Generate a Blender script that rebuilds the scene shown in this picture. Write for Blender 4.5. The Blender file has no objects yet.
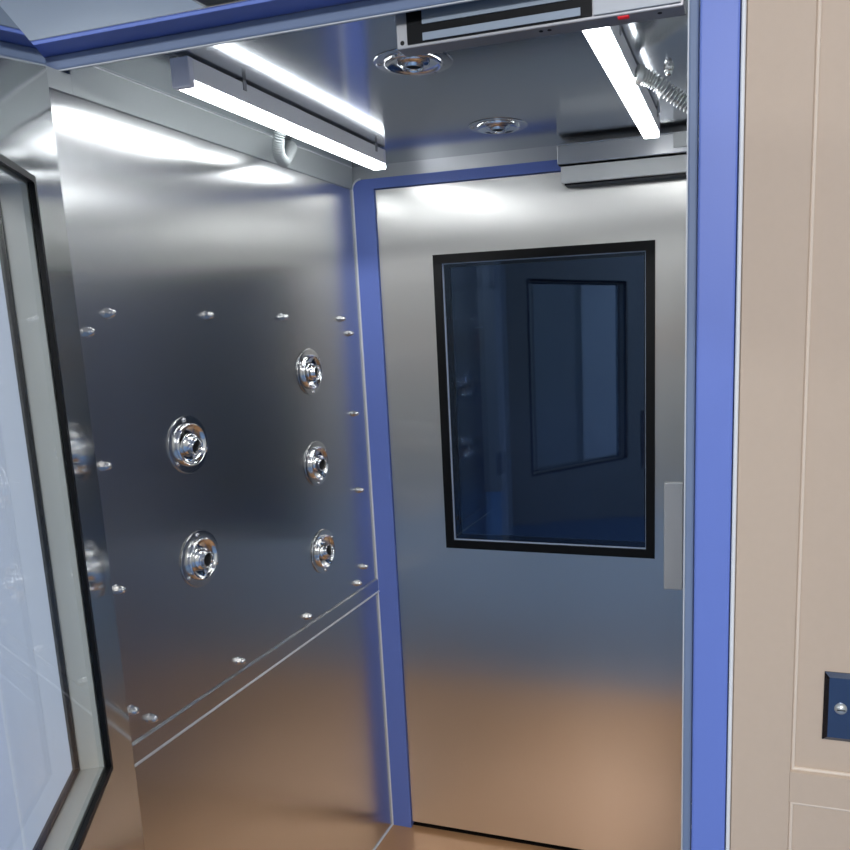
import bpy, bmesh, math, random
from mathutils import Vector, Matrix
random.seed(4)
SC = bpy.context.scene
COL = SC.collection
PI = math.pi
D = 1.013      # depth of the chamber
W = 1.012      # width of the chamber
H = 2.036      # ceiling of the chamber

# ------------------------------------------------------------------ materials
def srgb(r, g, b):
    def f(c):
        c /= 255.0
        return c / 12.92 if c <= 0.04045 else ((c + 0.055) / 1.055) ** 2.4
    return (f(r), f(g), f(b), 1.0)

def new_mat(name):
    m = bpy.data.materials.new(name); m.use_nodes = True
    nt = m.node_tree
    return m, nt, nt.nodes['Principled BSDF']

def plain(name, col, rough=0.5, metal=0.0, bump=0.0, scale=60.0, spec=0.5, var=0.0):
    m, nt, b = new_mat(name)
    b.inputs['Base Color'].default_value = col
    b.inputs['Roughness'].default_value = rough
    b.inputs['Metallic'].default_value = metal
    b.inputs['Specular IOR Level'].default_value = spec
    tc = nt.nodes.new('ShaderNodeTexCoord')
    n = nt.nodes.new('ShaderNodeTexNoise'); n.inputs['Scale'].default_value = scale
    n.inputs['Detail'].default_value = 4
    nt.links.new(tc.outputs['Object'], n.inputs['Vector'])
    if bump:
        bp = nt.nodes.new('ShaderNodeBump'); bp.inputs['Strength'].default_value = bump
        bp.inputs['Distance'].default_value = 0.002
        nt.links.new(n.outputs['Fac'], bp.inputs['Height'])
        nt.links.new(bp.outputs['Normal'], b.inputs['Normal'])
    if var:
        mx = nt.nodes.new('ShaderNodeMix'); mx.data_type = 'RGBA'
        mx.inputs[6].default_value = col
        mx.inputs[7].default_value = tuple(c * (1 - var) for c in col[:3]) + (1,)
        nt.links.new(n.outputs['Fac'], mx.inputs[0])
        nt.links.new(mx.outputs[2], b.inputs['Base Color'])
    return m

def steel(name, col=(0.56, 0.58, 0.60, 1), rough=0.22, aniso=0.75, tangent=(0, 0, 1),
          grain=(3, 3, 400), wave=0.12, wave_scale=1.6, smear=0.0):
    """brushed stainless sheet: fine grain, long smears across it, slightly wavy"""
    m, nt, b = new_mat(name)
    L = nt.links.new
    b.inputs['Base Color'].default_value = col
    b.inputs['Metallic'].default_value = 1.0
    b.inputs['Anisotropic'].default_value = aniso
    cx = nt.nodes.new('ShaderNodeCombineXYZ')
    for i in range(3): cx.inputs[i].default_value = tangent[i]
    L(cx.outputs[0], b.inputs['Tangent'])
    tc = nt.nodes.new('ShaderNodeTexCoord')
    mp = nt.nodes.new('ShaderNodeMapping'); mp.inputs['Scale'].default_value = grain
    L(tc.outputs['Object'], mp.inputs['Vector'])
    n = nt.nodes.new('ShaderNodeTexNoise'); n.inputs['Scale'].default_value = 1.0; n.inputs['Detail'].default_value = 3
    L(mp.outputs[0], n.inputs['Vector'])
    mr = nt.nodes.new('ShaderNodeMapRange')
    mr.inputs['To Min'].default_value = rough * 0.96; mr.inputs['To Max'].default_value = rough * 1.04
    L(n.outputs['Fac'], mr.inputs['Value']); L(mr.outputs[0], b.inputs['Roughness'])
    w = nt.nodes.new('ShaderNodeTexNoise'); w.inputs['Scale'].default_value = wave_scale; w.inputs['Detail'].default_value = 1.5
    L(tc.outputs['Object'], w.inputs['Vector'])
    bp = nt.nodes.new('ShaderNodeBump'); bp.inputs['Strength'].default_value = wave
    bp.inputs['Distance'].default_value = 0.02
    L(w.outputs['Fac'], bp.inputs['Height']); L(bp.outputs['Normal'], b.inputs['Normal'])
    return m

def glass_mat(name, tint, f0=0.05, grazing=0.6, gloss=(1, 1, 1, 1)):
    """thin pane: clear transmission plus a mirror that grows towards grazing angles"""
    m = bpy.data.materials.new(name); m.use_nodes = True
    nt = m.node_tree; nt.nodes.clear(); L = nt.links.new
    out = nt.nodes.new('ShaderNodeOutputMaterial')
    mix = nt.nodes.new('ShaderNodeMixShader'); lw = nt.nodes.new('ShaderNodeLayerWeight')
    lw.inputs['Blend'].default_value = 0.5
    pw = nt.nodes.new('ShaderNodeMath'); pw.operation = 'POWER'; pw.inputs[1].default_value = 5.0
    ma = nt.nodes.new('ShaderNodeMath'); ma.operation = 'MULTIPLY_ADD'
    ma.inputs[1].default_value = grazing; ma.inputs[2].default_value = f0
    L(lw.outputs['Facing'], pw.inputs[0]); L(pw.outputs[0], ma.inputs[0])
    tr = nt.nodes.new('ShaderNodeBsdfTransparent'); tr.inputs['Color'].default_value = tint
    gl = nt.nodes.new('ShaderNodeBsdfGlossy'); gl.inputs['Roughness'].default_value = 0.0
    gl.inputs['Color'].default_value = gloss
    L(ma.outputs[0], mix.inputs[0]); L(tr.outputs[0], mix.inputs[1]); L(gl.outputs[0], mix.inputs[2])
    L(mix.outputs[0], out.inputs['Surface'])
    return m

def emit(name, col, strength):
    m, nt, b = new_mat(name)
    b.inputs['Base Color'].default_value = col
    b.inputs['Emission Color'].default_value = col
    b.inputs['Emission Strength'].default_value = strength
    return m

M = {}
M['steel_wall'] = steel('brushed_steel_wall', (0.67, 0.675, 0.67, 1), 0.24, 0.85, (0, 1, 0), (2, 2, 500), 0.10, 1.8)
M['steel_door'] = steel('brushed_steel_door', (0.71, 0.70, 0.675, 1), 0.29, 0.92, (1, 0, 0), (2, 2, 500), 0.08, 1.8)
M['steel_leaf'] = steel('brushed_steel_open_leaf', (0.62, 0.64, 0.65, 1), 0.065, 0.5, (0.5373, -0.8434, 0), (2, 2, 500), 0.06, 1.8)
M['steel_ceiling'] = steel('brushed_steel_ceiling', (0.52, 0.54, 0.57, 1), 0.15, 0.5, (0, 1, 0), (500, 2, 2), 0.06, 1.8)
M['steel_plain'] = steel('satin_steel', (0.58, 0.59, 0.60, 1), 0.40, 0.3, (0, 0, 1), (3, 3, 300), 0.0)
M['steel_floor'] = None
M['chrome'] = plain('polished_chrome', (0.86, 0.87, 0.87, 1), 0.13, 1.0)
M['chrome_soft'] = plain('soft_chrome', (0.72, 0.72, 0.71, 1), 0.22, 1.0)
M['blue'] = plain('blue_powder_coat', srgb(103, 125, 200), 0.45, 0.0, 0.05, 300, 0.5)
M['seal'] = plain('grey_rubber_seal', srgb(112, 128, 156), 0.55)
M['sealant'] = plain('white_sealant', srgb(226, 228, 230), 0.5)
M['band'] = plain('grey_satin_strip', srgb(176, 182, 182), 0.45, 0.25)
M['beige'] = plain('beige_wall_paint', srgb(194, 175, 156), 0.6, 0.0, 0.08, 90, 0.3, 0.05)
M['pale'] = plain('pale_painted_sheet', srgb(188, 188, 181), 0.5)
M['facade'] = plain('white_facade_sheet', srgb(206, 210, 220), 0.5)
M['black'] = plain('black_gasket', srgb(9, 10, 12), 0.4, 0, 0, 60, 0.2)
M['dark'] = plain('dark_plastic', srgb(30, 32, 34), 0.5)
M['hole'] = plain('dark_bore', srgb(10, 10, 10), 0.7)
M['glass'] = glass_mat('clear_pane', (0.94, 0.97, 0.98, 1), 0.03, 0.7)
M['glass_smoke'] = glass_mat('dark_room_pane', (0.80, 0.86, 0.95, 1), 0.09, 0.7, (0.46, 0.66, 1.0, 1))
M['led'] = emit('led_diffuser', (0.95, 0.98, 1.0, 1), 13.0)
M['lamp_body'] = plain('grey_lamp_housing', srgb(240, 241, 244), 0.4, 0.0)
M['cap'] = plain('grey_violet_cap', srgb(236, 236, 246), 0.5)
M['hose'] = plain('grey_hose', srgb(172, 178, 178), 0.45)
M['hose_dark'] = plain('steel_coil', (0.62, 0.64, 0.63, 1), 0.3, 0.7)
M['lock'] = plain('anodised_lock_body', (0.42, 0.42, 0.43, 1), 0.45, 0.7)
M['core'] = plain('ground_steel_core', (0.26, 0.31, 0.37, 1), 0.5, 0.4)
M['plate'] = plain('light_grey_plate', srgb(186, 190, 194), 0.5, 0.1)
M['red_led'] = emit('red_indicator', (0.6, 0.01, 0.02, 1), 0.35)
M['white_block'] = plain('white_plastic', srgb(222, 224, 222), 0.5)
M['room_floor'] = plain('blue_room_floor', srgb(92, 122, 160), 0.35, 0.0, 0.05, 40)
M['room_wall'] = plain('blue_grey_room_wall', srgb(168, 168, 164), 0.6)
M['room_ceiling'] = plain('white_room_ceiling', srgb(222, 225, 228), 0.7)
M['tan_band'] = plain('tan_reflection_band', srgb(176, 130, 90), 0.5, 0, 0.1, 30)
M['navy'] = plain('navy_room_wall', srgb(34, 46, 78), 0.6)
# chamber floor: tan-coloured protective sheet on steel
m, nt, b = new_mat('tan_steel_floor')
b.inputs['Base Color'].default_value = srgb(200, 152, 108)
b.inputs['Metallic'].default_value = 0.2; b.inputs['Roughness'].default_value = 0.28
M['steel_floor'] = m
M['steel_panel'] = steel('brushed_steel_header_panel', (0.66, 0.70, 0.75, 1), 0.16, 0.3, (1, 0, 0), (2, 2, 300), 0.15, 3.0)
# outer wall plate: dark mirror finish
M['switch'] = plain('polished_plate', (0.13, 0.155, 0.21, 1), 0.2, 1.0)

# ------------------------------------------------------------------ mesh helpers
class MB:
    def __init__(s): s.bm = bmesh.new()
    def box(s, x0, x1, y0, y1, z0, z1, bev=0.0, mat=None, seg=2):
        r = bmesh.ops.create_cube(s.bm, size=1.0)
        vs = r['verts']
        for v in vs:
            v.co = Vector(((x0 + x1) / 2 + v.co.x * (x1 - x0), (y0 + y1) / 2 + v.co.y * (y1 - y0), (z0 + z1) / 2 + v.co.z * (z1 - z0)))
        if bev:
            es = list({e for v in vs for e in v.link_edges})
            r2 = bmesh.ops.bevel(s.bm, geom=es, offset=bev, segments=seg, affect='EDGES', profile=0.5)
            vs = list({v for f in r2['faces'] for v in f.verts} | {v for v in vs if v.is_valid})
        if mat is not None: bmesh.ops.transform(s.bm, matrix=mat, verts=[v for v in vs if v.is_valid])
        return s
    def lathe(s, prof, n=40, mat=None, closed=False):
        """prof: list of (r, z) revolved about local Z"""
        rings = []
        for r, z in prof:
            if r < 1e-6: rings.append([s.bm.verts.new((0, 0, z))])
            else: rings.append([s.bm.verts.new((r * math.cos(2 * PI * k / n), r * math.sin(2 * PI * k / n), z)) for k in range(n)])
        new = [v for rg in rings for v in rg]
        pairs = list(zip(rings[:-1], rings[1:]))
        if closed: pairs.append((rings[-1], rings[0]))
        for a, b_ in pairs:
            for k in range(n):
                k2 = (k + 1) % n
                if len(a) == 1 and len(b_) == 1: continue
                if len(a) == 1: s.bm.faces.new((a[0], b_[k2], b_[k]))
                elif len(b_) == 1: s.bm.faces.new((a[k], a[k2], b_[0]))
                else: s.bm.faces.new((a[k], a[k2], b_[k2], b_[k]))
        if mat is not None: bmesh.ops.transform(s.bm, matrix=mat, verts=new)
        return s
    def prism(s, pts, y0, y1, mapf):
        """polygon pts extruded between y0 and y1, mapf(u, v, w) -> point"""
        a = [s.bm.verts.new(mapf(u, v, y0)) for u, v in pts]
        b_ = [s.bm.verts.new(mapf(u, v, y1)) for u, v in pts]
        s.bm.faces.new(a); s.bm.faces.new(b_[::-1])
        for k in range(len(pts)):
            k2 = (k + 1) % len(pts)
            s.bm.faces.new((a[k], b_[k], b_[k2], a[k2]))
        return s
    def ring(s, x0, x1, z0, z1, hx0, hx1, hz0, hz1, y0, y1):
        """slab in the xz plane with a rectangular hole"""
        o = [(x0, z0), (x1, z0), (x1, z1), (x0, z1)]; i = [(hx0, hz0), (hx1, hz0), (hx1, hz1), (hx0, hz1)]
        vo = [[s.bm.verts.new((x, y, z)) for x, z in o] for y in (y0, y1)]
        vi = [[s.bm.verts.new((x, y, z)) for x, z in i] for y in (y0, y1)]
        for k in range(4):
            k2 = (k + 1) % 4
            s.bm.faces.new((vo[0][k], vo[0][k2], vi[0][k2], vi[0][k]))
            s.bm.faces.new((vo[1][k2], vo[1][k], vi[1][k], vi[1][k2]))
            s.bm.faces.new((vo[0][k2], vo[0][k], vo[1][k], vo[1][k2]))
            s.bm.faces.new((vi[0][k], vi[0][k2], vi[1][k2], vi[1][k]))
        return s
    def tube(s, pts, rad, n=14, cap=True):
        """rad: number or list; tube through pts with a stable frame"""
        P = [Vector(p) for p in pts]
        up = None; rings = []
        for k, p in enumerate(P):
            t = (P[min(k + 1, len(P) - 1)] - P[max(k - 1, 0)]).normalized()
            if up is None:
                up = Vector((0, 0, 1)) if abs(t.z) < 0.9 else Vector((1, 0, 0))
            u = (up - t * up.dot(t)).normalized(); up = u; v = t.cross(u)
            r = rad[k] if isinstance(rad, (list, tuple)) else rad
            rings.append([s.bm.verts.new(p + u * (r * math.cos(2 * PI * q / n)) + v * (r * math.sin(2 * PI * q / n))) for q in range(n)])
        for a, b_ in zip(rings[:-1], rings[1:]):
            for q in range(n): s.bm.faces.new((a[q], a[(q + 1) % n], b_[(q + 1) % n], b_[q]))
        if cap: s.bm.faces.new(rings[0][::-1]); s.bm.faces.new(rings[-1])
        return s
    def build(s, name, mat, parent=None, smooth=None, loc=None):
        bmesh.ops.recalc_face_normals(s.bm, faces=s.bm.faces)
        me = bpy.data.meshes.new(name); s.bm.to_mesh(me); s.bm.free()
        me.materials.append(mat)
        if smooth is not None:
            for p in me.polygons: p.use_smooth = True
            if smooth < 3.0: me.set_sharp_from_angle(angle=smooth)
        o = bpy.data.objects.new(name, me); COL.objects.link(o)
        if parent: o.parent = parent
        if loc: o.location = loc
        return o

def thing(name, label, cat, loc=(0, 0, 0), rotz=0.0, group=None, mat=None, kind=None):
    o = bpy.data.objects.new(name, None); COL.objects.link(o)
    o.empty_display_size = 0.05
    if mat is not None: o.matrix_world = mat
    else: o.location = loc; o.rotation_euler = (0, 0, rotz)
    tag(o, label, cat, group, kind)
    return o
def tag(o, label=None, cat=None, group=None, kind=None):
    if label: o['label'] = label
    if cat: o['category'] = cat
    if group: o['group'] = group
    if kind: o['kind'] = kind
    return o
def struct(o, label=None, cat=None): return tag(o, label, cat, None, 'structure')
def copy_tree(o, parent=None):
    c = o.copy(); COL.objects.link(c)
    if parent is not None: c.parent = parent
    for ch in list(o.children): copy_tree(ch, c)
    return c
def bezier(ctrl, n):
    """Catmull-Rom through control points"""
    P = [Vector(p) for p in ctrl]; P = [P[0] * 2 - P[1]] + P + [P[-1] * 2 - P[-2]]
    out = []; seg = len(P) - 3
    for k in range(n):
        t = k / (n - 1) * seg; i = min(int(t), seg - 1); f = t - i
        a, b_, c, d = P[i:i + 4]
        out.append(0.5 * ((2 * b_) + (c - a) * f + (2 * a - 5 * b_ + 4 * c - d) * f * f + (3 * b_ - a - 3 * c + d) * f ** 3))
    return out
RAD = math.radians

# ------------------------------------------------------------------ chamber shell
struct(MB().box(-0.02, W + 0.02, -0.10, D + 0.06, -0.05, 0.0).build('floor', M['steel_floor']),
       'tan reflective metal floor inside the steel chamber', 'floor')
struct(MB().box(-0.02, W + 0.02, 0.05, D + 0.06, H, H + 0.02).build('ceiling', M['steel_ceiling']),
       'dark mirror-like steel ceiling of the chamber', 'ceiling')
struct(MB().box(-0.04, 0.0, 0.035, D + 0.04, 0.0, H).box(-0.04, 0.0, -0.020, 0.035, 0.0, 2.0068).build('wall_left', M['steel_wall']),
       'brushed steel left wall of the chamber carrying round nozzles', 'wall')
struct(MB().box(W, W + 0.03, 0.05, D + 0.04, 0.0, H).build('wall_right', M['steel_wall']),
       'brushed steel right wall of the chamber behind the blue jamb', 'wall')
struct(MB().box(0.0, W, D + 0.002, D + 0.04, 1.985, H).build('wall_back', M['steel_plain']),
       'narrow steel strip between ceiling and blue frame of back door', 'wall')

# grey strips along the wall tops, ledge trims and sealant lines on the left wall
struct(MB().box(0.0, 0.004, 0.0345, D - 0.001, 1.9755, 2.0355, 0.0012).box(0.0, 0.004, -0.018, 0.0345, 1.9755, 2.0066).build('trim_1', M['band']),
       'matte grey strip running along the top of left wall', 'trim')
struct(MB().box(W - 0.004, W, 0.06, D - 0.001, 1.9755, 2.0355, 0.0012).build('trim_2', M['band']),
       'matte grey strip along the top of right wall', 'trim')
MB().tube([(0.0035, 0.036, 2.0345), (0.0035, D - 0.002, 2.0345)], 0.0017, 8).build('sealant_or_highlight', M['sealant'], bpy.data.objects['trim_1'])  # white tube paints the highlight along the strip's upper edge
t3 = struct(MB().box(0.0, 0.005, -0.018, D - 0.001, 0.797, 0.835, 0.0015).build('trim_3', M['steel_wall']),
            'flat steel rail crossing the left wall below the nozzles', 'trim')
MB().tube([(0.004, -0.018, 0.795), (0.004, D - 0.001, 0.795)], 0.0033, 8).build('sealant_or_highlight', M['sealant'], t3)
MB().tube([(0.002, -0.018, 0.836), (0.002, D - 0.001, 0.836)], 0.0014, 8).build('upper_lip', M['chrome_soft'], t3)
t4 = struct(MB().box(W - 0.005, W, 0.06, D - 0.001, 0.797, 0.835, 0.0015).build('trim_4', M['steel_wall']),
            'flat steel rail crossing the right wall', 'trim')
MB().tube([(W - 0.004, 0.06, 0.795), (W - 0.004, D - 0.001, 0.795)], 0.0033, 8).build('sealant_or_highlight', M['sealant'], t4)
struct(MB().tube([(0.001, -0.01, 0.001), (0.001, D, 0.001)], 0.0035, 8).build('baseboard_left', M['sealant']),
       'white sealant line between left wall and tan floor', 'sealant')

# ------------------------------------------------------------------ blue frame of the back door (rounded upper corners)
def u_frame(x0, x1, w, ztop, zin, r):
    pts = []
    for k in range(9):
        a = PI - k / 8 * PI / 2
        pts.append((x0 + r + r * math.cos(a), ztop - r + r * math.sin(a)))
    for k in range(9):
        a = PI / 2 - k / 8 * PI / 2
        pts.append((x1 - r + r * math.cos(a), ztop - r + r * math.sin(a)))
    return [(x0, 0.0)] + pts + [(x1, 0.0), (x1 - w, 0.0), (x1 - w, zin), (x0 + w, zin), (x0 + w, 0.0)]
fr_back = MB().prism(u_frame(0.003, W - 0.003, 0.064, 2.0, 1.9725, 0.026), D - 0.004, D + 0.04, lambda u, v, w: (u, w, v)).build('trim_5', M['blue'])
struct(fr_back, 'blue painted frame with rounded corner around the back door', 'door frame')
seal = [(0.0025, D - 0.005, 0.0)] + [(0.0025, D - 0.005, 1.97)]
for k in range(9):
    a = PI - k / 8 * PI / 2
    seal.append((0.003 + 0.026 + 0.027 * math.cos(a), D - 0.005, 2.0 - 0.026 + 0.027 * math.sin(a)))
MB().tube(seal, 0.0028, 8).build('sealant_or_highlight', M['sealant'], fr_back)

# ------------------------------------------------------------------ doors
def make_door(root, width, zb, zt, th, hx0, hx1, hz0, hz1, steel_mat, glass, ringw, tint_spacer, sw, sd):
    """leaf in local xz, inner face at y=0 facing +y, thickness to -y"""
    leaf = MB().ring(0, width, zb, zt, hx0, hx1, hz0, hz1, -th, 0.0).build('door_leaf', steel_mat, root)
    wf = MB().ring(hx0 - 0.002, hx1 + 0.002, hz0 - 0.002, hz1 + 0.002, hx0 + ringw, hx1 - ringw, hz0 + ringw, hz1 - ringw, -0.004, 0.003).build('window_frame', M['black'], root)
    MB().ring(hx0 + ringw * .35, hx1 - ringw * .35, hz0 + ringw * .35, hz1 - ringw * .35, hx0 + ringw + sw, hx1 - ringw - sw, hz0 + ringw + sw, hz1 - ringw - sw, -sd, -0.0065).build('spacer', tint_spacer, wf)
    MB().ring(hx0 - 0.002, hx1 + 0.002, hz0 - 0.002, hz1 + 0.002, hx0 + ringw + 0.009, hx1 - ringw - 0.009, hz0 + ringw + 0.009, hz1 - ringw - 0.009, -th - 0.003, -th + 0.0055).build('outer_gasket', M['black'], wf)
    # single thin panes
    for y in (-0.0055, -th + 0.003):
        g = MB(); vs = [g.bm.verts.new(p) for p in ((hx0, y, hz0), (hx1, y, hz0), (hx1, y, hz1), (hx0, y, hz1))]
        g.bm.faces.new(vs)
        g.build('window_pane', glass, root)
    return leaf

# back door, closed; local x runs leftwards so that +y local faces the camera
d2 = thing('door_2', 'closed brushed steel back door with a dark black-framed window', 'door', (0.942, D + 0.004, 0), PI, kind='structure')
X = lambda x: 0.942 - x
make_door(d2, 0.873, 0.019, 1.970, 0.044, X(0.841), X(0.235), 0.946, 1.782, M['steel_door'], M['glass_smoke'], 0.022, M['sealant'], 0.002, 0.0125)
hp = MB().box(X(0.918), X(0.868), 0.0, 0.012, 0.862, 1.158, 0.003).build('push_plate', M['plate'], d2)
tag(hp, 'light grey upright handle plate')
ap = MB().box(X(0.925), X(0.612), 0.004, 0.050, 1.9325, 1.9735, 0.002).build('armature_plate', M['white_block'], d2)
MB().box(X(0.92), X(0.620), 0.002, 0.044, 1.9285, 1.9330).build('under_shade_strip', M['black'], ap)  # black strip stands for the shade below the lock plate
tag(ap, 'pale grey lock plate')
struct(MB().box(0.0, W, D + 0.012, D + 0.05, -0.001, 0.005).build('trim_6', M['black']), 'dark gap strip under the back door', 'trim')

# front door, standing open
A = RAD(32.5)
d1 = thing('door_1', 'open steel front door at left edge with large glazed window', 'door', (0.08, -0.089, 0), -(PI / 2 - A), kind='structure')
make_door(d1, 0.98, 0.012, 1.985, 0.045, 0.148, 0.78, 0.928, 1.790, M['steel_leaf'], M['glass'], 0.007, M['pale'], 0.003, 0.040)
MB().box(0.90, 0.95, 0.0, 0.012, 0.862, 1.158, 0.003).build('push_plate', M['plate'], d1)
hg = MB()
for z in (0.25, 1.0, 1.8): hg.lathe([(0, -0.05), (0.009, -0.05), (0.009, 0.05), (0, 0.05)], 16, Matrix.Translation((-0.004, -0.055, z)))
hg.build('hinge', M['chrome_soft'], d1, 0.6)

# ------------------------------------------------------------------ blue frame of the front opening
ff = MB()
ff.box(W, 1.060, 0.0, 0.05, 0.0, 2.0302, 0.003)
ff.box(-0.090, -0.041, -0.05, 0.05, 0.0, 2.0302, 0.003)
ff.box(-0.090, 1.060, -0.034, 0.05, 2.0302, 2.0358, 0.001)
ff = struct(ff.build('trim_7', M['blue']), 'blue front door frame with wide jamb beside the beige wall', 'door frame')
sl = MB()
sl.box(0.9980, 1.0105, 0.010, 0.022, 0.0, 2.0298, 0.003)
sl.box(-0.03, 0.9980, 0.010, 0.019, 2.0075, 2.0298, 0.003)
sl.build('rubber_seal', M['seal'], ff)
sb = MB().box(0.9966, 0.9985, 0.012, 0.022, 0.0, 2.0070).box(-0.03, 0.9966, 0.012, 0.0155, 2.0058, 2.0078).build('seal_lip', M['plate'], ff)
struct(MB().tube([(1.0640, 0.0, 0.0), (1.0640, 0.0, 2.029)], 0.0028, 10).build('trim_8', M['sealant']),
       'white sealant line between blue jamb and beige wall', 'sealant')

# steel canopy above the front opening
struct(MB().box(-0.45, 1.062, -0.035, 0.05, 2.036, 2.46, 0.0015).build('trim_9', M['steel_panel']), 'brushed steel panel above the blue front header', 'panel')
sw = thing('closer_bracket', 'small dark bracket on the steel panel above blue header, at top edge', 'bracket', (0.312, -0.035, 2.041))
MB().prism([(0.0, 0.004), (0.012, 0.0), (0.098, 0.002), (0.104, 0.008), (0.104, 0.034), (0.020, 0.034), (0.004, 0.012)], -0.016, 0.0, lambda u, v, w: (u, w, v)).build('bracket_plate', M['dark'], sw)
MB().lathe([(0, 0), (0.006, 0.0), (0.006, 0.003), (0.004, 0.005), (0, 0.005)], 16, Matrix.Translation((0.06, -0.016, 0.016)) @ Matrix.Rotation(PI / 2, 4, 'X')).build('bolt', M['dark'], sw, 0.6)

# ------------------------------------------------------------------ beige wall at right: stiles, rails and recessed panels
bw = MB()
bw.box(1.0685, 3.0, 0.007, 0.06, 0.0, 2.9)
def slab(u0, u1, v0, v1, e, flip):
    # raised board with sloped long edges, running along v
    prof = [(u0 - e, 0.0072), (u0, 0.0), (u1, 0.0), (u1 + e, 0.0072)]
    bw.prism(prof, v0, v1, (lambda u, v, w: (w, v, u)) if flip else (lambda u, v, w: (u, v, w)))
slab(1.0685, 1.1455, 0.0, 2.9, 0.0042, False)
slab(0.898, 0.944, 1.1462, 2.2, 0.0036, True)
slab(0.0, 0.10, 1.1462, 2.2, 0.0036, True)
slab(2.12, 2.2, 0.0, 2.9, 0.0042, False)
wf_ = struct(bw.build('wall_front', M['beige'], None, 0.5), 'beige painted panelled wall right of the blue jamb', 'wall')
M['edge_highlight'] = plain('beige_edge_highlight', srgb(218, 203, 186), 0.5)  # lighter colour paints the highlight along the panel edges
MB().tube([(1.1495, 0.006, 0.946), (1.1495, 0.006, 2.9)], 0.0026, 8).tube([(1.148, 0.006, 0.9475), (2.12, 0.006, 0.9475)], 0.0026, 8).build('panel_highlight', M['edge_highlight'], wf_)
MB().tube([(1.1495, 0.006, 0.1), (1.1495, 0.006, 0.896)], 0.0026, 8).tube([(1.148, 0.006, 0.8945), (2.12, 0.006, 0.8945)], 0.0026, 8).build('panel_highlight', M['edge_highlight'], wf_)
struct(MB().box(-3.0, -0.091, 0.0, 0.05, 0.0, 2.9).build('wall_facade', M['facade']), 'pale wall seen through the glass of the open door', 'wall')

sp = thing('wall_plate', 'dark polished metal wall plate on the beige wall at right edge', 'wall plate', (1.186, 0.008, 0.997))
wp = MB()
PW, PH = 0.118, 0.099
def plate_pts(i, y): return [(i, y, i), (PW - i, y, i), (PW - i, y, PH - i), (i, y, PH - i)]
v0 = [wp.bm.verts.new(p) for p in plate_pts(0, 0)]; v1 = [wp.bm.verts.new(p) for p in plate_pts(0, -0.003)]; v2 = [wp.bm.verts.new(p) for p in plate_pts(0.006, -0.0075)]
wp.bm.faces.new(v2); wp.bm.faces.new(v0[::-1])
for a_, b_ in ((v0, v1), (v1, v2)):
    for k in range(4): wp.bm.faces.new((a_[k], a_[(k + 1) % 4], b_[(k + 1) % 4], b_[k]))
wp.build('plate', M['switch'], sp)
for sx in (0.0215, PW - 0.0215):
    s_ = MB().lathe([(0.006, 0), (0.006, 0.001), (0.0045, 0.003), (0.002, 0.0042), (0, 0.0044)], 20, Matrix.Translation((sx, -0.0073, PH / 2)) @ Matrix.Rotation(PI / 2, 4, 'X') @ Matrix.Scale(1.35, 4)).build('screw', M['hose_dark'], sp, 0.6)
    MB().box(sx - 0.0052, sx + 0.0052, -0.0136, -0.0128, PH / 2 - 0.0006, PH / 2 + 0.0006).build('slot', M['hole'], s_)

# ------------------------------------------------------------------ air nozzles
WALL = lambda y, z: Matrix(((0, 0, 1, 0.0), (1, 0, 0, y), (0, 1, 0, z), (0, 0, 0, 1)))
CEIL = lambda x, y: Matrix(((1, 0, 0, x), (0, -1, 0, y), (0, 0, -1, H + 0.0003), (0, 0, 0, 1)))
def make_nozzle():
    r = thing('air_nozzle', 'nozzle', 'air nozzle')
    MB().lathe([(0.041, 0.0), (0.0575, 0.0), (0.0590, 0.0012), (0.0585, 0.0030), (0.0560, 0.0034), (0.0440, 0.0030)], 56).build('flange', M['chrome_soft'], r, 0.7)
    MB().lathe([(0.0445, 0.002), (0.0438, 0.0085), (0.0430, 0.0112), (0.0415, 0.0122), (0.0398, 0.0114), (0.0380, 0.0085), (0.0345, 0.0055), (0.029, 0.0030), (0.022, 0.0018), (0.0, 0.0016)], 56).build('bowl', M['chrome'], r, 1.0)
    ball = MB().lathe([(0.0250, 0.0)] + [(0.0250 * math.cos(a), 0.0250 * 0.55 * math.sin(a) + 0.001) for a in [k * PI / 2 / 9 for k in range(1, 5)]] + [(0.0178, 0.0110), (0.0172, 0.0190), (0.0160, 0.0212), (0.0146, 0.0214), (0.0134, 0.0198), (0.0126, 0.006)], 40).build('ball_jet', M['chrome'], r, 0.8)
    ball.location = (0, 0, 0.0025)
    MB().lathe([(0.0128, 0.0), (0, 0.0)], 24, Matrix.Translation((0, 0, 0.0095))).build('bore', M['hole'], ball)
    for k in range(3):
        s_ = MB().lathe([(0.0048, 0.0), (0.0048, 0.0012), (0.0036, 0.0034), (0.0016, 0.0043), (0, 0.0045)], 16).build('screw', M['chrome_soft'], r, 0.8)
    return r
nz0 = make_nozzle(); used = [False]
def place_nozzle(mat, label, aim, spin, group, scale=(1.0, 1.0, 1.0)):
    o = nz0 if not used[0] else copy_tree(nz0)
    used[0] = True
    o.matrix_world = mat @ Matrix.Diagonal(Vector(scale).to_4d())
    o['label'] = label; o['group'] = group
    k = 0
    for ch in o.children:
        if ch.name.startswith('ball_jet'):
            ax = Vector((-aim[1], aim[0], 0)); an = math.hypot(*aim)
            if an > 1e-6:
                ch.rotation_mode = 'QUATERNION'
                q = Matrix.Rotation(an, 4, ax.normalized()).to_quaternion(); ch.rotation_quaternion = q
        if ch.name.startswith('screw'):
            a = RAD(spin + 120 * k); k += 1
            ch.location = (0.0515 * math.cos(a), 0.0515 * math.sin(a), 0.0032)
G1 = 'air nozzles on the left wall'; G2 = 'air nozzles in the ceiling'
place_nozzle(WALL(0.2275, 1.3640), 'round chrome air nozzle, upper of the two in the near column', (-0.02, -0.20), 100, G1)
place_nozzle(WALL(0.2275, 1.1250), 'round chrome air nozzle, lower of the two in the near column', (-0.06, -0.02), 95, G1)
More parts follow.
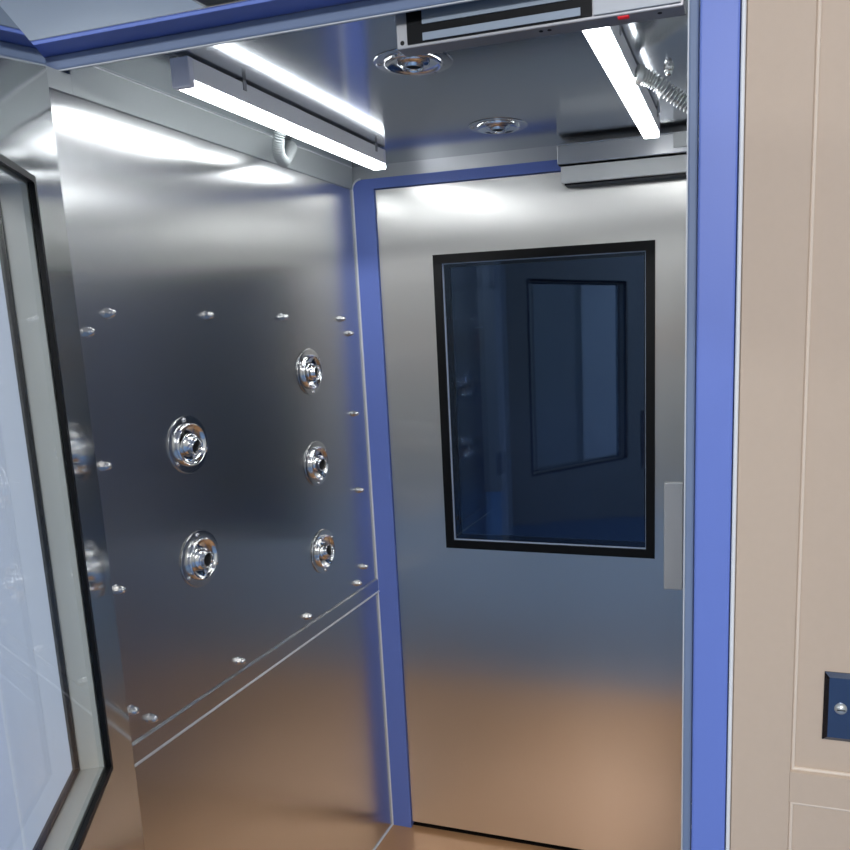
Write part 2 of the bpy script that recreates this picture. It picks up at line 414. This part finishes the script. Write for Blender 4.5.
place_nozzle(WALL(0.7115, 1.4830), 'topmost chrome air nozzle of the three beside the blue frame', (0.05, 0.0), 35, G1)
place_nozzle(WALL(0.7115, 1.2440), 'middle chrome air nozzle of the three beside the blue frame', (-0.25, -0.1), 30, G1)
place_nozzle(WALL(0.7115, 1.0060), 'lowest chrome air nozzle of the three beside the blue frame', (-0.1, 0.2), 30, G1)
place_nozzle(CEIL(0.507, 0.290), 'chrome ceiling air nozzle nearer the magnetic lock, the larger in view', (0.0, 0.1), 165, G2, (1.17, 1.17, 0.55))
place_nozzle(CEIL(0.512, 0.765), 'chrome ceiling air nozzle further back, above the back door', (0.05, 0.15), 165, G2, (1.17, 1.17, 0.55))

# ------------------------------------------------------------------ acorn nuts
def nut_mesh():
    b_ = MB()
    b_.lathe([(0.0, 0.0), (0.0105, 0.0), (0.0105, 0.0018), (0.0, 0.0018)], 24)
    b_.lathe([(0.0085, 0.0018), (0.0085, 0.0068), (0.0074, 0.0075)], 6)
    b_.lathe([(0.0072, 0.0070), (0.0070, 0.0095), (0.0058, 0.0130), (0.0036, 0.0153), (0.0, 0.0162)], 24)
    return b_
nut0 = nut_mesh().build('acorn_nut', M['chrome_soft'], None, 0.6)
nused = [False]
def nut(mat, label, group='acorn nuts on the left wall'):
    o = nut0 if not nused[0] else nut0.copy()
    if nused[0]: COL.objects.link(o)
    nused[0] = True
    o.matrix_world = mat; tag(o, label, 'nut', group)
for y, z, l in [
    (0.058, 1.622, 'chrome acorn nut at upper near corner of the left wall, right one'),
    (0.006, 1.590, 'chrome acorn nut at upper near corner of the left wall, left one'),
    (0.327, 1.621, 'chrome acorn nut in the top row of left wall, above the near nozzle column'),
    (0.610, 1.620, 'chrome acorn nut in the top row, up left from the topmost far nozzle'),
    (0.894, 1.618, 'chrome acorn nut at the top far corner of left wall, higher of its pair'),
    (0.936, 1.578, 'chrome acorn nut at the top far corner of left wall, lower of its pair'),
    (0.935, 1.352, 'chrome acorn nut beside blue frame, level between the topmost and middle far nozzles'),
    (0.935, 1.128, 'chrome acorn nut beside blue frame, level between the middle and lowest far nozzles'),
    (0.930, 0.898, 'chrome acorn nut above the rail beside blue frame, higher of its pair'),
    (0.885, 0.861, 'chrome acorn nut above the rail beside blue frame, lower of its pair'),
    (0.608, 0.860, 'chrome acorn nut just above the rail, below the lowest far nozzle'),
    (0.322, 0.860, 'chrome acorn nut just above the rail, midway along it'),
    (0.044, 0.861, 'chrome acorn nut above the near end of the rail, right one of its pair'),
    (0.000, 0.899, 'chrome acorn nut above the near end of the rail, left one of its pair'),
    (0.006, 1.358, 'chrome acorn nut at the open door edge, level with the upper near nozzle'),
    (0.003, 1.132, 'chrome acorn nut at the open door edge, level with the lower near nozzle')]:
    nut(WALL(y, z), l)
nut(CEIL(0.925, 0.503), 'chrome acorn nut on the ceiling right of the coiled hose', 'fixings in the ceiling')

# ------------------------------------------------------------------ LED battens
def make_lamp(x0, x1, y0, y1, z0, label):
    t = thing('led_batten', label, 'lamp', ((x0 + x1) / 2, y0, H), group='led battens under the ceiling')
    w = (x1 - x0) / 2; L_ = y1 - y0; h = H - z0
    MB().box(-w, w, 0.012, L_ - 0.012, -h + 0.012, -0.004, 0.0015).build('housing', M['lamp_body'], t)
    MB().box(-w + 0.0005, w - 0.0005, 0.012, L_ - 0.0005, -h, -h + 0.0125, 0.0035, None, 3).build('diffuser', M['led'], t)
    for ya, yb in ((0.0, 0.0125), (L_ - 0.0125, L_ - 0.001)):
        MB().box(-w - 0.0005, w + 0.0005, ya, yb, (-h - 0.0005) if ya == 0.0 else -h + 0.0125, -0.0035, 0.002).build('end_cap', M['cap'], t)
    for yy in (0.15, L_ - 0.06):
        MB().box(-w - 0.002, w + 0.002, yy, yy + 0.010, -0.018, 0.0, 0.001).build('clip', M['lock'], t)
    return t
make_lamp(0.149, 0.185, 0.100, 0.850, 1.9855, 'long glowing LED batten along the top of left wall')
make_lamp(0.838, 0.874, 0.100, 0.830, 1.987, 'long glowing LED batten at right beneath the ceiling near blue jamb')

def hose(ctrl, r, label, mat, pitch=0.0047):
    t = thing('coiled_hose', label, 'hose', ctrl[0])
    o = Vector(ctrl[0])
    rough_pts = bezier([Vector(c) - o for c in ctrl], 60)
    L_ = sum((rough_pts[k + 1] - rough_pts[k]).length for k in range(59))
    n = int(L_ / pitch * 8)
    pts = bezier([Vector(c) - o for c in ctrl], n)
    MB().tube(pts, [r * (0.76 + 0.24 * math.cos(2 * PI * k / 8)) for k in range(n)], 18).build('corrugated_tube', mat, t, 4)
    for k in (0, -1):
        p = pts[k]; q = pts[1] if k == 0 else pts[-2]
        dv = (q - p).normalized()
        MB().tube([p - dv * 0.001, p + dv * 0.009], r * 1.15, 18).build('connector', mat, t, 0.7)
hose([(0.1462, 0.455, 2.012), (0.132, 0.455, 2.004), (0.119, 0.459, 1.978), (0.105, 0.482, 1.957), (0.080, 0.540, 1.958), (0.055, 0.600, 1.985), (0.035, 0.650, 2.014), (0.0055, 0.680, 2.022)], 0.0132,
     'looped corrugated hose hanging from the left LED batten to the wall strip', M['hose'], 0.0066)
hose([(0.8765, 0.425, 2.008), (0.905, 0.44, 1.998), (0.940, 0.455, 1.972), (0.975, 0.465, 1.952), (W - 0.001, 0.475, 1.945)], 0.0150,
     'corrugated hose running from the right LED batten toward blue jamb', M['hose_dark'], 0.0062)

# ------------------------------------------------------------------ magnetic lock of the front door
ml = thing('magnetic_lock', 'long magnetic lock with black striped face hanging behind the blue header', 'magnetic lock', (0.588, 0.036, 1.968))
MB().box(0.0, 0.402, 0.002, 0.036, 0.0, 0.067, 0.0015).build('lock_body', M['lock'], ml)
MB().box(0.0177, 0.2835, -0.0005, 0.003, 0.0045, 0.0655).build('resin_block', M['black'], ml)
for za, zb_ in ((0.0060, 0.0160), (0.0275, 0.0475), (0.0590, 0.0650)):
    MB().box(0.042, 0.2680, -0.0022, 0.002, za, zb_).build('core_bar', M['core'], ml)
fp = MB().box(0.2850, 0.398, -0.0012, 0.003, 0.004, 0.064, 0.001).build('cover_plate', M['plate'], ml)
for z in (0.008, 0.058):
    MB().lathe([(0.0032, 0), (0.0032, 0.0006), (0, 0.0006)], 16, Matrix.Translation((0.009, 0.0022, z)) @ Matrix.Rotation(PI / 2, 4, 'X')).build('screw_hole', M['hole'], ml)
MB().box(0.316, 0.331, 0.004, 0.012, -0.002, 0.001, 0.001).build('indicator_light', M['red_led'], ml)
for x in (0.21, 0.222, 0.37):
    MB().lathe([(0.003, 0), (0.003, 0.0006), (0, 0.0006)], 16, Matrix.Translation((x, 0.014, 0.0)) @ Matrix.Rotation(PI, 4, 'X')).build('screw_hole', M['hole'], ml)

# lock housing over the back door
bl = thing('lock_bracket', 'long steel lock housing above the right half of back door', 'lock housing', (0.607, D - 0.062, 1.9755))
MB().box(0.0, 0.36, 0.0, 0.0595, 0.0, 0.0455, 0.002).build('housing', M['steel_plain'], bl)
MB().box(0.0, 0.36, 0.0, 0.0035, 0.0452, 0.0475, 0.0005).build('upper_lip', M['chrome_soft'], bl)
MB().box(0.286, 0.345, -0.003, 0.001, 0.012, 0.046, 0.001).build('cover', M['white_block'], bl)

# ------------------------------------------------------------------ room outside and the dark room behind
struct(MB().box(-3.0, 3.0, -4.2, 0.0, -0.06, -0.002).build('floor_outer', M['room_floor']), 'blue floor of the room outside the chamber', 'floor')
struct(MB().box(-3.0, 3.0, -4.26, -4.2, 0.0, 2.9).build('wall_rear', M['room_wall']), 'blue grey wall behind the viewer', 'wall')
struct(MB().box(-3.06, -3.0, -4.2, 0.05, 0.0, 2.9).build('wall_outer_left', M['room_wall']), 'far left wall of the outside room', 'wall')
struct(MB().box(3.0, 3.06, -4.2, 0.05, 0.0, 2.9).build('wall_outer_right', M['room_wall']), 'far right wall of the outside room', 'wall')
struct(MB().box(-3.0, 3.0, -4.2, 0.06, 2.9, 2.95).build('ceiling_outer', M['room_ceiling']), 'pale ceiling of the outside room', 'ceiling')
struct(MB().box(0.15, 3.0, -4.198, -4.18, 1.40, 1.56).build('reflection_band', M['tan_band']), 'tan band added for reflections on the wall behind the viewer', 'trim')  # unseen band, added to give the steel a warm reflection
struct(MB().box(-0.42, -0.08, -4.198, -4.17, 0.0, 2.1).build('reflection_panel', M['white_block']), 'pale panel added for reflections on the wall behind the viewer', 'door')  # unseen white slab, added for a pale strip in the window reflection
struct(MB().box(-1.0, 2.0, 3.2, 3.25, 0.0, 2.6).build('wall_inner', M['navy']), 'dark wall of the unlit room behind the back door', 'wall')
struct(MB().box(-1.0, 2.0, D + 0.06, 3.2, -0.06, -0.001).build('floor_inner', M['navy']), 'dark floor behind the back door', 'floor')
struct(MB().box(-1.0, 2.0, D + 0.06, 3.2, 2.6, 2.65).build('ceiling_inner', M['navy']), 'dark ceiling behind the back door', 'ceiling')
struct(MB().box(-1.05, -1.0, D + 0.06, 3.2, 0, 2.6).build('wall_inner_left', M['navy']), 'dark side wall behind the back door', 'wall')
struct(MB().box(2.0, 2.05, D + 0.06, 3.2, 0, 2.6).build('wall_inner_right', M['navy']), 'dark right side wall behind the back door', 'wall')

# ------------------------------------------------------------------ lights
def area(name, loc, target, sx, sy, power, col):
    l = bpy.data.lights.new(name, 'AREA'); l.shape = 'RECTANGLE'; l.size = sx; l.size_y = sy
    l.energy = power; l.color = col
    o = bpy.data.objects.new(name, l); COL.objects.link(o); o.location = loc
    o.rotation_euler = (Vector(target) - Vector(loc)).to_track_quat('-Z', 'Y').to_euler()
    return o
area('room_fill_light', (2.2, -1.7, 2.86), (2.0, -1.0, 0), 1.2, 0.6, 12, (1.0, 0.95, 0.90))  # unseen fill added for the beige wall and front jamb
area('room_fill_light', (1.45, -3.3, 2.86), (1.2, -2.2, 0), 1.2, 0.6, 165, (0.97, 0.97, 1.0))  # unseen fill added to brighten the chamber and back jamb
area('room_fill_light', (-2.45, -3.5, 2.86), (-1.6, -2.4, 0), 0.8, 0.6, 85, (0.92, 0.97, 1.0))  # unseen fill added for the facade behind the door glass
w = bpy.data.worlds.new('world'); SC.world = w; w.use_nodes = True
w.node_tree.nodes['Background'].inputs[0].default_value = (0.25, 0.32, 0.45, 1)
w.node_tree.nodes['Background'].inputs[1].default_value = 0.3

# ------------------------------------------------------------------ camera
cam = bpy.data.cameras.new('camera'); co = bpy.data.objects.new('camera', cam); COL.objects.link(co)
yaw, pitch, roll = RAD(17.9287), RAD(-10.2094), RAD(-1.984)
fw = Vector((-math.sin(yaw) * math.cos(pitch), math.cos(yaw) * math.cos(pitch), math.sin(pitch)))
rt = Vector((math.cos(yaw), math.sin(yaw), 0)); up = rt.cross(fw)
rt2 = rt * math.cos(roll) + up * math.sin(roll); up2 = -rt * math.sin(roll) + up * math.cos(roll)
mw = Matrix.Identity(4)
for i in range(3):
    mw[i][0] = rt2[i]; mw[i][1] = up2[i]; mw[i][2] = -fw[i]
mw[0][3], mw[1][3], mw[2][3] = 1.0806, -1.0818, 1.5635
co.matrix_world = mw
cam.sensor_fit = 'HORIZONTAL'; cam.sensor_width = 36.0
cam.lens = 785.4 / 850 * 36.0
cam.shift_x = (425 - 498.1995) / 850; cam.shift_y = (475.0727 - 425) / 850
cam.clip_start = 0.01
SC.camera = co
vs = SC.view_settings
SC.display_settings.display_device = 'sRGB'
vs.view_transform = 'Standard'; vs.look = 'None'; vs.gamma = 1.0; vs.use_curve_mapping = False
vs.exposure = 0.0
SC.cycles.max_bounces = 12; SC.cycles.glossy_bounces = 8; SC.cycles.transparent_max_bounces = 16
